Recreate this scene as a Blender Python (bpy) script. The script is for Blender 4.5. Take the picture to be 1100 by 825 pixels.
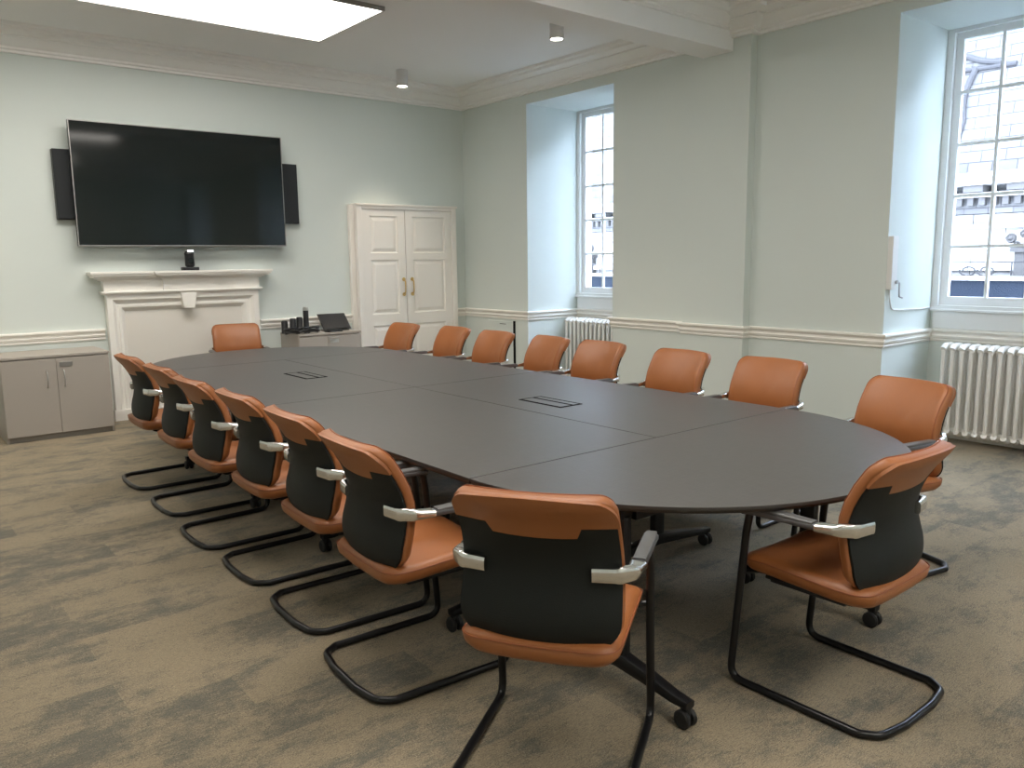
import bpy, bmesh, math, random
from mathutils import Vector, Matrix
PI = math.pi
scene = bpy.context.scene
COL = scene.collection
for o in list(bpy.data.objects):
    bpy.data.objects.remove(o, do_unlink=True)

# ------------------------------------------------------------------ camera
cam_data = bpy.data.cameras.new('camera')
cam = bpy.data.objects.new('camera', cam_data)
COL.objects.link(cam)
R_ = Vector((0.77539847, -0.6313482, -0.01251623))
U_ = Vector((0.10533366, 0.10977306, 0.9883596))
W_ = Vector((0.62262511, 0.7676909, -0.15162008))
cam.matrix_world = Matrix(((R_.x, U_.x, -W_.x, 0), (R_.y, U_.y, -W_.y, 0), (R_.z, U_.z, -W_.z, 1.6), (0, 0, 0, 1)))
cam_data.sensor_width = 36.0
cam_data.lens = 871.07 / 1100 * 36.0
cam_data.clip_start = 0.05
cam_data.clip_end = 200
scene.camera = cam

# ------------------------------------------------------------------ view, sky, sun
scene.view_settings.view_transform = 'Standard'
scene.view_settings.look = 'None'
scene.view_settings.gamma = 1
scene.view_settings.use_curve_mapping = False
scene.view_settings.exposure = 1.55
world = bpy.data.worlds.new('sky')
scene.world = world
world.use_nodes = True
bg = world.node_tree.nodes['Background']
bg.inputs['Color'].default_value = (0.66, 0.755, 0.98, 1)
bg.inputs['Strength'].default_value = 13.0
sun_data = bpy.data.lights.new('sun', 'SUN')
sun_data.energy = 0.5
sun_data.angle = 0.2
sun_data.color = (1.0, 0.95, 0.88)
sun = bpy.data.objects.new('sun', sun_data)
COL.objects.link(sun)
sun.rotation_euler = Vector((0.75, 0.25, -0.62)).to_track_quat('-Z', 'Y').to_euler()

CEILING_LAMP = 3.1          # emission of the ceiling light panels
SPOT_POWER = 26
scene.cycles.max_bounces = 10
scene.cycles.diffuse_bounces = 6
scene.cycles.transparent_max_bounces = 12
scene.cycles.sample_clamp_indirect = 6.0
scene.cycles.caustics_reflective = False
scene.cycles.caustics_refractive = False
scene.cycles.use_denoising = True

# ------------------------------------------------------------------ room numbers
YB, XR = 9.0626, 6.5534     # back wall, window wall
XL, YN = -1.9, -2.9         # walls behind the camera
ZC = 3.77
ALC = 7.40                  # back of the window alcoves
OUT = 7.62                  # outer face of the wall
PX, PY0, PY1 = 6.4534, 4.52, 5.235   # pilaster
ALCOVES = [(6.295, 7.742, 3.443), (1.79, 3.236, 3.455), (-2.7, -1.25, 3.455)]  # last one: window added behind the camera to bring in daylight

# ------------------------------------------------------------------ materials
def nodes_of(name):
    m = bpy.data.materials.new(name); m.use_nodes = True
    nt = m.node_tree
    return m, nt, nt.nodes['Principled BSDF']

def mat(name, col, rough=0.5, metal=0.0, bump=0.0, bscale=60.0, var=0.0, vscale=3.0, spec=0.5, coat=0.0, stretch=(1, 1, 1)):
    m, nt, b = nodes_of(name)
    b.inputs['Base Color'].default_value = (*col, 1)
    b.inputs['Roughness'].default_value = rough
    b.inputs['Metallic'].default_value = metal
    b.inputs['Specular IOR Level'].default_value = spec
    b.inputs['Coat Weight'].default_value = coat
    tc = nt.nodes.new('ShaderNodeTexCoord')
    mp = nt.nodes.new('ShaderNodeMapping'); mp.inputs['Scale'].default_value = stretch
    nt.links.new(tc.outputs['Object'], mp.inputs['Vector'])
    if var > 0:
        n = nt.nodes.new('ShaderNodeTexNoise'); n.inputs['Scale'].default_value = vscale; n.inputs['Detail'].default_value = 4
        nt.links.new(mp.outputs['Vector'], n.inputs['Vector'])
        mx = nt.nodes.new('ShaderNodeMix'); mx.data_type = 'RGBA'
        mx.inputs[6].default_value = (*[c * (1 - var) for c in col], 1)
        mx.inputs[7].default_value = (*[min(1, c * (1 + var)) for c in col], 1)
        nt.links.new(n.outputs['Fac'], mx.inputs[0]); nt.links.new(mx.outputs[2], b.inputs['Base Color'])
    if bump > 0:
        n2 = nt.nodes.new('ShaderNodeTexNoise'); n2.inputs['Scale'].default_value = bscale; n2.inputs['Detail'].default_value = 3
        nt.links.new(mp.outputs['Vector'], n2.inputs['Vector'])
        bp = nt.nodes.new('ShaderNodeBump'); bp.inputs['Strength'].default_value = bump; bp.inputs['Distance'].default_value = 0.004
        nt.links.new(n2.outputs['Fac'], bp.inputs['Height']); nt.links.new(bp.outputs['Normal'], b.inputs['Normal'])
    return m

def emis(name, col, strength):
    m, nt, b = nodes_of(name)
    b.inputs['Base Color'].default_value = (*col, 1)
    b.inputs['Emission Color'].default_value = (*col, 1)
    b.inputs['Emission Strength'].default_value = strength
    return m

M = {}
M['wall'] = mat('duck_egg_paint', (0.66, 0.715, 0.685), 0.75, bump=0.05, bscale=180, var=0.015, vscale=2, spec=0.25)
M['ceiling'] = mat('ceiling_paint', (0.88, 0.88, 0.87), 0.8, bump=0.03, bscale=120, spec=0.2)
M['cornice'] = mat('cornice_paint', (0.90, 0.89, 0.865), 0.7, bump=0.03, bscale=120, spec=0.2)
M['trim'] = mat('cream_trim_paint', (0.87, 0.85, 0.80), 0.45, bump=0.03, bscale=90)
M['infill'] = mat('fireplace_infill_paint', (0.74, 0.71, 0.65), 0.5, bump=0.03, bscale=90)
M['door'] = mat('white_door_paint', (0.84, 0.81, 0.76), 0.42, bump=0.03, bscale=90)
M['window'] = mat('window_frame_paint', (0.78, 0.80, 0.80), 0.4, bump=0.02, bscale=90)
M['radiator'] = mat('radiator_enamel', (0.86, 0.84, 0.80), 0.35)
M['cabinet'] = mat('taupe_laminate', (0.40, 0.365, 0.325), 0.5, bump=0.03, bscale=200)
M['cabinet_dark'] = mat('taupe_plinth', (0.30, 0.28, 0.25), 0.55, bump=0.03, bscale=200)
M['leather'] = mat('tan_leather', (0.33, 0.116, 0.036), 0.38, bump=0.25, bscale=420, var=0.08, vscale=9)
M['piping'] = mat('tan_piping', (0.30, 0.09, 0.03), 0.5)
M['shell'] = mat('charcoal_green_plastic', (0.007, 0.009, 0.008), 0.6, bump=0.2, bscale=300, spec=0.35)
M['black'] = mat('black_powder_coat', (0.007, 0.007, 0.008), 0.30, bump=0.03, bscale=400, spec=0.4)
M['table_metal'] = mat('table_black_metal', (0.008, 0.008, 0.009), 0.45, bump=0.03, bscale=400, spec=0.35)
M['chrome'] = mat('satin_chrome', (0.78, 0.77, 0.75), 0.22, metal=1.0)
M['armmetal'] = mat('grey_arm_metal', (0.16, 0.16, 0.17), 0.35, metal=0.6)
M['armpad'] = mat('grey_arm_pad', (0.10, 0.10, 0.10), 0.4, bump=0.05, bscale=300)
M['rubber'] = mat('castor_rubber', (0.012, 0.012, 0.012), 0.6)
M['edge'] = mat('table_edge_band', (0.045, 0.040, 0.036), 0.45, bump=0.05, bscale=200)
M['plastic'] = mat('black_device_plastic', (0.012, 0.013, 0.015), 0.4)
M['bezel'] = mat('silver_bezel', (0.35, 0.34, 0.33), 0.35, metal=0.8)
M['screen'] = mat('screen_glass', (0.006, 0.009, 0.009), 0.08, spec=0.45)
M['tablet_glass'] = mat('tablet_glass', (0.02, 0.022, 0.026), 0.25, spec=0.3)
M['grille'] = mat('speaker_grille_cloth', (0.014, 0.017, 0.020), 0.75, bump=0.4, bscale=500)
M['brass'] = mat('brass', (0.62, 0.42, 0.16), 0.28, metal=1.0)
M['steel'] = mat('brushed_steel', (0.60, 0.60, 0.59), 0.3, metal=1.0)
M['lampbody'] = mat('white_lamp_body', (0.70, 0.70, 0.70), 0.4)
M['white_plastic'] = mat('white_plastic', (0.74, 0.74, 0.72), 0.4)
M['grey_cable'] = mat('grey_conduit', (0.42, 0.43, 0.44), 0.4)
M['lens'] = emis('spotlight_lens', (1.0, 0.93, 0.80), 9.0)
M['panel_light'] = emis('ceiling_panel_diffuser', (1.0, 0.945, 0.875), CEILING_LAMP)
M['led'] = emis('white_led', (1, 1, 1), 1.6)
M['dark_gap'] = mat('dark_gap', (0.006, 0.006, 0.006), 0.9, spec=0.1)
M['lead'] = mat('lead_roll', (0.034, 0.033, 0.034), 0.8, spec=0.0, var=0.15, vscale=2)
M['blue_fascia'] = mat('blue_painted_fascia', (0.0085, 0.0105, 0.0145), 0.8, spec=0.0, var=0.25, vscale=1.2)
M['street'] = mat('street_asphalt', (0.16, 0.16, 0.16), 0.9, var=0.2, vscale=2)

def glass_mat():
    m, nt, b = nodes_of('window_glass')
    nt.nodes.remove(b)
    out = nt.nodes['Material Output']
    t = nt.nodes.new('ShaderNodeBsdfTransparent'); t.inputs['Color'].default_value = (0.94, 0.97, 0.97, 1)
    g = nt.nodes.new('ShaderNodeBsdfGlossy'); g.inputs['Roughness'].default_value = 0.02
    lw = nt.nodes.new('ShaderNodeLayerWeight'); lw.inputs['Blend'].default_value = 0.25
    mm = nt.nodes.new('ShaderNodeMath'); mm.operation = 'MULTIPLY'; mm.inputs[1].default_value = 0.5
    mx = nt.nodes.new('ShaderNodeMixShader')
    nt.links.new(lw.outputs['Fresnel'], mm.inputs[0]); nt.links.new(mm.outputs[0], mx.inputs[0])
    nt.links.new(t.outputs[0], mx.inputs[1]); nt.links.new(g.outputs[0], mx.inputs[2]); nt.links.new(mx.outputs[0], out.inputs['Surface'])
    return m
M['glass'] = glass_mat()

def table_mat():
    m, nt, b = nodes_of('dark_woven_laminate')
    tc = nt.nodes.new('ShaderNodeTexCoord')
    mp = nt.nodes.new('ShaderNodeMapping'); mp.inputs['Scale'].default_value = (12, 260, 1)
    mp2 = nt.nodes.new('ShaderNodeMapping'); mp2.inputs['Scale'].default_value = (260, 12, 1)
    n1 = nt.nodes.new('ShaderNodeTexNoise'); n2 = nt.nodes.new('ShaderNodeTexNoise')
    for n in (n1, n2): n.inputs['Scale'].default_value = 1.0; n.inputs['Detail'].default_value = 3
    nt.links.new(tc.outputs['Object'], mp.inputs[0]); nt.links.new(tc.outputs['Object'], mp2.inputs[0])
    nt.links.new(mp.outputs[0], n1.inputs['Vector']); nt.links.new(mp2.outputs[0], n2.inputs['Vector'])
    ad = nt.nodes.new('ShaderNodeMath'); ad.operation = 'ADD'
    nt.links.new(n1.outputs['Fac'], ad.inputs[0]); nt.links.new(n2.outputs['Fac'], ad.inputs[1])
    cr = nt.nodes.new('ShaderNodeMapRange'); cr.inputs[1].default_value = 0.6; cr.inputs[2].default_value = 1.4
    nt.links.new(ad.outputs[0], cr.inputs[0])
    mx = nt.nodes.new('ShaderNodeMix'); mx.data_type = 'RGBA'
    mx.inputs[6].default_value = (0.052, 0.048, 0.047, 1); mx.inputs[7].default_value = (0.082, 0.076, 0.074, 1)
    nt.links.new(cr.outputs[0], mx.inputs[0]); nt.links.new(mx.outputs[2], b.inputs['Base Color'])
    b.inputs['Roughness'].default_value = 0.40
    b.inputs['Specular IOR Level'].default_value = 0.9
    bp = nt.nodes.new('ShaderNodeBump'); bp.inputs['Strength'].default_value = 0.10; bp.inputs['Distance'].default_value = 0.002
    nt.links.new(ad.outputs[0], bp.inputs['Height']); nt.links.new(bp.outputs['Normal'], b.inputs['Normal'])
    return m
M['table'] = table_mat()

def carpet_mat():
    m, nt, b = nodes_of('carpet_planks')
    L = nt.links
    tc = nt.nodes.new('ShaderNodeTexCoord')
    def noise(scale, sx, sy, detail=5, rough=0.6, off=0):
        mp = nt.nodes.new('ShaderNodeMapping'); mp.inputs['Scale'].default_value = (sx, sy, 1); mp.inputs['Location'].default_value = (off, off * .7, 0)
        L.new(tc.outputs['Object'], mp.inputs[0])
        n = nt.nodes.new('ShaderNodeTexNoise'); n.inputs['Scale'].default_value = scale; n.inputs['Detail'].default_value = detail; n.inputs['Roughness'].default_value = rough
        L.new(mp.outputs[0], n.inputs['Vector']); return n.outputs['Fac']
    def math_(op, a, c=None, clamp=False):
        x = nt.nodes.new('ShaderNodeMath'); x.operation = op; x.use_clamp = clamp
        for i, v in enumerate((a, c)):
            if v is None: continue
            if isinstance(v, (int, float)): x.inputs[i].default_value = v
            else: L.new(v, x.inputs[i])
        return x.outputs[0]
    # carpet planks 1.0 x 0.25 m laid along x, each with its own tone
    br = nt.nodes.new('ShaderNodeTexBrick'); L.new(tc.outputs['Object'], br.inputs['Vector'])
    br.inputs['Scale'].default_value = 1.0; br.inputs['Brick Width'].default_value = 1.0; br.inputs['Row Height'].default_value = 0.25
    br.inputs['Mortar Size'].default_value = 0.0; br.offset = 0.37
    br.inputs['Color1'].default_value = (0, 0, 0, 1); br.inputs['Color2'].default_value = (1, 1, 1, 1)
    tone = nt.nodes.new('ShaderNodeSeparateColor'); L.new(br.outputs['Color'], tone.inputs[0])
    patch = noise(1.0, 2.6, 4.4, 8, 0.78)              # large worn patches
    streak = noise(1.0, 16, 80, 8, 0.95, 3.1)             # short streaks along x
    tuft = noise(170, 1, 1.6, 3, 0.75, 1.7)             # loop pile
    s = math_('ADD', math_('MULTIPLY', patch, 1.15), math_('MULTIPLY', streak, 0.75))
    s = math_('ADD', s, math_('MULTIPLY', tone.outputs[0], 0.16))
    s = math_('ADD', s, math_('MULTIPLY', tuft, 0.65))
    mr = nt.nodes.new('ShaderNodeMapRange'); mr.inputs[1].default_value = 1.23; mr.inputs[2].default_value = 1.40
    L.new(s, mr.inputs[0])
    mx = nt.nodes.new('ShaderNodeMix'); mx.data_type = 'RGBA'
    mx.inputs[6].default_value = (0.135, 0.126, 0.100, 1); mx.inputs[7].default_value = (0.300, 0.243, 0.162, 1)
    L.new(mr.outputs[0], mx.inputs[0])
    mt = nt.nodes.new('ShaderNodeMapRange'); mt.inputs[1].default_value = 0.38; mt.inputs[2].default_value = 0.62; mt.inputs[3].default_value = 0.55; mt.inputs[4].default_value = 1.35
    dash = noise(1.0, 45, 240, 4, 0.8, 5.3)
    L.new(math_('ADD', math_('MULTIPLY', tuft, .45), math_('MULTIPLY', dash, .55)), mt.inputs[0])
    vm = nt.nodes.new('ShaderNodeVectorMath'); vm.operation = 'SCALE'
    L.new(mx.outputs[2], vm.inputs[0]); L.new(mt.outputs[0], vm.inputs['Scale'])
    L.new(vm.outputs[0], b.inputs['Base Color'])
    b.inputs['Roughness'].default_value = 0.95; b.inputs['Specular IOR Level'].default_value = 0.12
    b.inputs['Sheen Weight'].default_value = 0.15
    bp = nt.nodes.new('ShaderNodeBump'); bp.inputs['Strength'].default_value = 0.5; bp.inputs['Distance'].default_value = 0.004
    L.new(math_('ADD', tuft, streak), bp.inputs['Height']); L.new(bp.outputs['Normal'], b.inputs['Normal'])
    return m
M['carpet'] = carpet_mat()

def masonry_mat(name, c1, c2, cm, w, h, mort, rough=0.8, axis='YZ', var=0.12, smooth=0.1):
    m, nt, b = nodes_of(name)
    L = nt.links
    tc = nt.nodes.new('ShaderNodeTexCoord')
    sp = nt.nodes.new('ShaderNodeSeparateXYZ'); L.new(tc.outputs['Object'], sp.inputs[0])
    cb = nt.nodes.new('ShaderNodeCombineXYZ'); L.new(sp.outputs['Y'], cb.inputs[0]); L.new(sp.outputs['Z'], cb.inputs[1])
    br = nt.nodes.new('ShaderNodeTexBrick'); L.new(cb.outputs[0], br.inputs['Vector'])
    br.inputs['Scale'].default_value = 1; br.inputs['Brick Width'].default_value = w; br.inputs['Row Height'].default_value = h
    br.inputs['Mortar Size'].default_value = mort; br.inputs['Mortar Smooth'].default_value = smooth
    br.inputs['Color1'].default_value = (*c1, 1); br.inputs['Color2'].default_value = (*c2, 1); br.inputs['Mortar'].default_value = (*cm, 1)
    n = nt.nodes.new('ShaderNodeTexNoise'); n.inputs['Scale'].default_value = 1.6; n.inputs['Detail'].default_value = 5
    L.new(tc.outputs['Object'], n.inputs['Vector'])
    mr = nt.nodes.new('ShaderNodeMapRange'); mr.inputs[1].default_value = 0.3; mr.inputs[2].default_value = 0.7; mr.inputs[3].default_value = 1 - var; mr.inputs[4].default_value = 1 + var
    L.new(n.outputs['Fac'], mr.inputs[0])
    vm = nt.nodes.new('ShaderNodeVectorMath'); vm.operation = 'SCALE'; L.new(br.outputs['Color'], vm.inputs[0]); L.new(mr.outputs[0], vm.inputs['Scale'])
    L.new(vm.outputs[0], b.inputs['Base Color'])
    b.inputs['Roughness'].default_value = rough; b.inputs['Specular IOR Level'].default_value = 0.0
    return m
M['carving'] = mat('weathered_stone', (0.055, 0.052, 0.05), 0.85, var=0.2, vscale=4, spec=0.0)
M['slate'] = masonry_mat('roof_slates', (0.058, 0.056, 0.056), (0.074, 0.072, 0.070), (0.030, 0.028, 0.028), 0.40, 0.20, 0.009)
M['stone'] = masonry_mat('pale_ashlar', (0.20, 0.19, 0.18), (0.23, 0.22, 0.21), (0.055, 0.052, 0.05), 1.1, 0.45, 0.008)

# ------------------------------------------------------------------ mesh helpers
def obj(name, bm, m=None, parent=None, mats=None, smooth=False, angle=35):
    me = bpy.data.meshes.new(name)
    bmesh.ops.recalc_face_normals(bm, faces=bm.faces)
    bm.to_mesh(me); bm.free()
    for x in (mats or [m]): me.materials.append(x)
    if smooth:
        me.polygons.foreach_set('use_smooth', [True] * len(me.polygons))
        me.set_sharp_from_angle(angle=math.radians(angle))
    o = bpy.data.objects.new(name, me); COL.objects.link(o)
    if parent: o.parent = parent
    return o

def tag(o, label=None, cat=None, group=None, kind=None):
    if label: o['label'] = label
    if cat: o['category'] = cat
    if group: o['group'] = group
    if kind: o['kind'] = kind
    return o

def thing(name, label, cat, loc=(0, 0, 0), rz=0.0, group=None):
    o = bpy.data.objects.new(name, None); COL.objects.link(o)
    o.empty_display_size = 0.1
    o.location = loc; o.rotation_euler = (0, 0, rz)
    return tag(o, label, cat, group)

def dup(root, loc, rz, label, group=None):
    r = root.copy(); COL.objects.link(r); r.location = loc; r.rotation_euler = (0, 0, rz); r['label'] = label
    if group: r['group'] = group
    for ch in list(root.children):
        c = ch.copy(); COL.objects.link(c); c.parent = r
        for g in list(ch.children):
            d = g.copy(); COL.objects.link(d); d.parent = c
    return r

def box(bm, x0, x1, y0, y1, z0, z1, mi=0, bev=0.0):
    vs = [bm.verts.new((x, y, z)) for x in (x0, x1) for y in (y0, y1) for z in (z0, z1)]
    fs = [(0, 1, 3, 2), (4, 6, 7, 5), (0, 4, 5, 1), (2, 3, 7, 6), (0, 2, 6, 4), (1, 5, 7, 3)]
    F = [bm.faces.new([vs[i] for i in f]) for f in fs]
    for f in F: f.material_index = mi
    if bev > 0:
        E = list({e for f in F for e in f.edges})
        bmesh.ops.bevel(bm, geom=E, offset=bev, segments=2, affect='EDGES', profile=0.5)
    return F

def B(*boxes, bev=0.0):
    bm = bmesh.new()
    for b in boxes: box(bm, *b[:6], mi=(b[6] if len(b) > 6 else 0), bev=bev)
    return bm

def prism(bm, pts, axis, a0, a1, mi=0):
    """extrude a closed 2D outline along an axis. axis 'x': pts=(y,z); 'y': pts=(x,z); 'z': pts=(x,y)"""
    def P(p, a):
        return {'x': (a, p[0], p[1]), 'y': (p[0], a, p[1]), 'z': (p[0], p[1], a)}[axis]
    v0 = [bm.verts.new(P(p, a0)) for p in pts]; v1 = [bm.verts.new(P(p, a1)) for p in pts]
    n = len(pts)
    for i in range(n):
        f = bm.faces.new([v0[i], v0[(i + 1) % n], v1[(i + 1) % n], v1[i]]); f.material_index = mi
    for v in (v0[::-1], v1):
        f = bm.faces.new(v); f.material_index = mi

def sweep_mitre(bm, path, prof, closed=False):
    """horizontal moulding: path = [(x,y)...] on the wall line, prof = [(d,z)...], d = offset to the left of travel"""
    n = len(path); rings = []
    for i in range(n):
        p = Vector(path[i])
        d0 = (p - Vector(path[i - 1])).normalized() if (i > 0 or closed) else None
        d1 = (Vector(path[(i + 1) % n]) - p).normalized() if (i < n - 1 or closed) else None
        if d0 is None: d0 = d1
        if d1 is None: d1 = d0
        n0 = Vector((-d0.y, d0.x)); n1 = Vector((-d1.y, d1.x))
        mm = (n0 + n1)
        mm = mm / max(1e-6, mm.dot(n0)) if mm.length > 1e-6 else n0
        rings.append([bm.verts.new((p.x + mm.x * d, p.y + mm.y * d, z)) for d, z in prof])
    k = len(prof)
    for i in range(n if closed else n - 1):
        a, b = rings[i], rings[(i + 1) % n]
        for j in range(k):
            bm.faces.new([a[j], a[(j + 1) % k], b[(j + 1) % k], b[j]])
    if not closed:
        bm.faces.new(rings[0][::-1]); bm.faces.new(rings[-1])

def arc_path(pts, radii, seg=6):
    """polyline with rounded corners"""
    P = [Vector(p) for p in pts]; out = [P[0]]
    for i in range(1, len(P) - 1):
        r = radii[i] if isinstance(radii, (list, tuple)) else radii
        a = (P[i - 1] - P[i]).normalized(); b = (P[i + 1] - P[i]).normalized()
        if r <= 0 or a.angle(b) > 3.10: out.append(P[i]); continue
        th = a.angle(b); t = min(r / math.tan(th / 2), (P[i - 1] - P[i]).length * .49, (P[i + 1] - P[i]).length * .49)
        p0 = P[i] + a * t; p1 = P[i] + b * t
        for k in range(seg + 1):
            s = k / seg
            out.append((1 - s) ** 2 * p0 + 2 * s * (1 - s) * P[i] + s * s * p1)
    out.append(P[-1]); return out

def sweep(bm, pts, section, up=(0, 0, 1), caps=True, scales=None, mi=0):
    """sweep a closed 2D section [(side, up)] along 3D points with a steady frame"""
    P = [Vector(p) for p in pts]; n = len(P); rings = []
    upv = Vector(up); prev = None
    for i in range(n):
        t = (P[min(i + 1, n - 1)] - P[max(i - 1, 0)]).normalized()
        if prev is None:
            s = t.cross(upv)
            if s.length < 1e-3: s = t.cross(Vector((1, 0, 0)))
            s.normalize()
        else:
            s = prev - t * prev.dot(t); s.normalize()
        prev = s; u = s.cross(t).normalized()
        k = scales[i] if scales else (1, 1)
        rings.append([bm.verts.new(P[i] + s * a * k[0] + u * b * k[1]) for a, b in section])
    m = len(section)
    for i in range(n - 1):
        for j in range(m):
            f = bm.faces.new([rings[i][j], rings[i][(j + 1) % m], rings[i + 1][(j + 1) % m], rings[i + 1][j]]); f.material_index = mi
    if caps:
        f = bm.faces.new(rings[0][::-1]); f.material_index = mi
        f = bm.faces.new(rings[-1]); f.material_index = mi

def circ(r, n=10, ry=None):
    ry = ry or r
    return [(r * math.cos(2 * PI * i / n), ry * math.sin(2 * PI * i / n)) for i in range(n)]

def rrect(w, h, r, n=3):
    out = []
    for cx, cy, a0 in ((w / 2 - r, h / 2 - r, 0), (-w / 2 + r, h / 2 - r, PI / 2), (-w / 2 + r, -h / 2 + r, PI), (w / 2 - r, -h / 2 + r, 1.5 * PI)):
        for k in range(n + 1):
            a = a0 + PI / 2 * k / n
            out.append((cx + r * math.cos(a), cy + r * math.sin(a)))
    return out

def tube(bm, pts, r, n=10): sweep(bm, pts, circ(r, n))

def lathe(bm, prof, loc=(0, 0, 0), n=24, axis='z', mi=0):
    """prof = [(radius, height)]"""
    rings = []
    def P(x, y, h):
        v = {'z': (x, y, h), 'x': (h, x, y), 'y': (x, h, y)}[axis]
        return (v[0] + loc[0], v[1] + loc[1], v[2] + loc[2])
    for r, h in prof:
        rings.append([bm.verts.new(P(max(r, 1e-5) * math.cos(2 * PI * i / n), max(r, 1e-5) * math.sin(2 * PI * i / n), h)) for i in range(n)])
    for a, b in zip(rings, rings[1:]):
        for j in range(n):
            f = bm.faces.new([a[j], a[(j + 1) % n], b[(j + 1) % n], b[j]]); f.material_index = mi
    for q in (rings[0][::-1], rings[-1]):
        f = bm.faces.new(q); f.material_index = mi

def pad(bm, outline, rings, mapf, mi=0, cap0=(.8, .5, .2), cap1=(.8, .5, .2)):
    """cushion: outline [(a,b)] about its centre; rings [(inset, depth)] from one face to the other; mapf(a,b,depth)->xyz"""
    ha = max(abs(p[0]) for p in outline); hb = max(abs(p[1]) for p in outline)
    allr = []
    i0, d0 = rings[0]; i1, d1 = rings[-1]
    seq = [(('s', s), i0, d0) for s in reversed(cap0)] + [(('s', 1), i, d) for i, d in rings] + [(('s', s), i1, d1) for s in cap1]
    for (_, s), ins, d in seq:
        ka = (1 - ins / ha) * s; kb = (1 - ins / hb) * s
        allr.append([bm.verts.new(mapf(a * ka, b * kb, d)) for a, b in outline])
    n = len(outline)
    for r0, r1 in zip(allr, allr[1:]):
        for j in range(n):
            f = bm.faces.new([r0[j], r0[(j + 1) % n], r1[(j + 1) % n], r1[j]]); f.material_index = mi
    for rr, d, flip in ((allr[0], d0, True), (allr[-1], d1, False)):
        c = bm.verts.new(mapf(0, 0, d))
        for j in range(n):
            tri = [rr[j], rr[(j + 1) % n], c]
            f = bm.faces.new(tri[::-1] if flip else tri); f.material_index = mi

# ================================================================== SETTING
# floor, ceiling
o = obj('floor', B((XL - .2, ALC + .1, YN - .2, YB + .2, -.1, 0)), M['carpet']); tag(o, kind='structure')
o = obj('ceiling', B((XL - .2, OUT, YN - .2, YB + .2, ZC, ZC + .25)), M['ceiling']); tag(o, kind='structure')
# back wall, left wall, near wall
tag(obj('wall_back', B((XL - .2, OUT, YB, YB + .2, 0, ZC)), M['wall']), kind='structure')
tag(obj('wall_left', B((XL - .2, XL, YN - .2, YB, 0, ZC)), M['wall']), kind='structure')
tag(obj('wall_near', B((XL, OUT, YN - .2, YN, 0, ZC)), M['wall']), kind='structure')
# window wall with three alcoves and window openings, the unseen one added for daylight
bm = bmesh.new()
ys = [YN] + sorted([v for a in ALCOVES for v in a[:2]]) + [YB]
for i in range(0, len(ys), 2):
    box(bm, XR, OUT, ys[i], ys[i + 1], 0, ZC)                 # piers
for a0, a1, zt in ALCOVES:
    box(bm, XR, OUT, a0, a1, zt, ZC)                          # head
    box(bm, ALC, OUT, a0, a1, 0, 1.13)                        # breast below the window
tag(obj('wall_right', bm, M['wall']), kind='structure')
tag(obj('pilaster_right', B((PX, XR + .01, PY0, PY1, 0, ZC)), M['wall']), kind='structure')
# beam with chamfer-free soffit, plaster mouldings on the near side
bm = bmesh.new(); box(bm, XL, PX + .02, 4.712, 5.045, 3.444, ZC)
tag(obj('ceiling_beam', bm, M['ceiling']), kind='structure')

# cornices
corn = [(0, 0.0), (.035, .0), (.035, .022), (.055, .030), (.055, .05), (.075, .058), (.10, .075), (.125, .10), (.14, .12), (.155, .122), (.155, .135), (.20, .15), (.235, .16), (.245, .185), (.29, .19), (.30, .215), (0, .216)]
def cornice(name, path, closed=False, mirror=False):
    bm = bmesh.new()
    prof = [(d, 3.553 + z) for d, z in corn]
    sweep_mitre(bm, path, prof, closed)
    return tag(obj(name, bm, M['cornice'], smooth=True, angle=25), kind='structure')
# far bay: anticlockwise seen from above keeps the room on the left of travel
cornice('cornice_far', [(PX, 5.045), (PX, 5.236), (XR, 5.236), (XR, YB), (XL, YB), (XL, 5.045)])
cornice('cornice_near', [(XL, YN), (XR, YN), (XR, PY0), (PX, PY0), (PX, 4.715)])
bm = bmesh.new()
sweep_mitre(bm, [(PX, 4.712), (XL, 4.712)], [(0, 3.615), (.02, 3.615), (.02, 3.63), (.035, 3.638), (.035, 3.655), (.06, 3.672), (.09, 3.70), (.10, 3.715), (.12, 3.72), (.15, 3.745), (.16, ZC), (0, ZC)])
tag(obj('cornice_beam', bm, M['cornice'], smooth=True, angle=25), kind='structure')

# dado rail: runs round walls, pilaster and alcoves, room on the left of travel
dado = [(0, .845), (.012, .845), (.016, .858), (.012, .866), (.024, .878), (.030, .895), (.022, .903), (.022, .915), (.034, .930), (.046, .938), (.046, .950), (.040, .957), (0, .957)]
def rail(name, path, m=None):
    bm = bmesh.new(); sweep_mitre(bm, path, dado)
    return tag(obj(name, bm, m or M['trim'], smooth=True, angle=25), kind='structure')
rail('trim_1', [(XR, YN), (XR, -2.7), (ALC, -2.7), (ALC, -1.25), (XR, -1.25), (XR, 1.79), (ALC, 1.79), (ALC, 3.236), (XR, 3.236), (XR, PY0), (PX, PY0), (PX, PY1), (XR, PY1), (XR, 6.295), (ALC, 6.295), (ALC, 7.742), (XR, 7.742), (XR, YB), (6.37, YB)])
rail('trim_2', [(4.80, YB), (3.63, YB)])
rail('trim_3', [(1.99, YB), (XL, YB), (XL, YN)])

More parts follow.
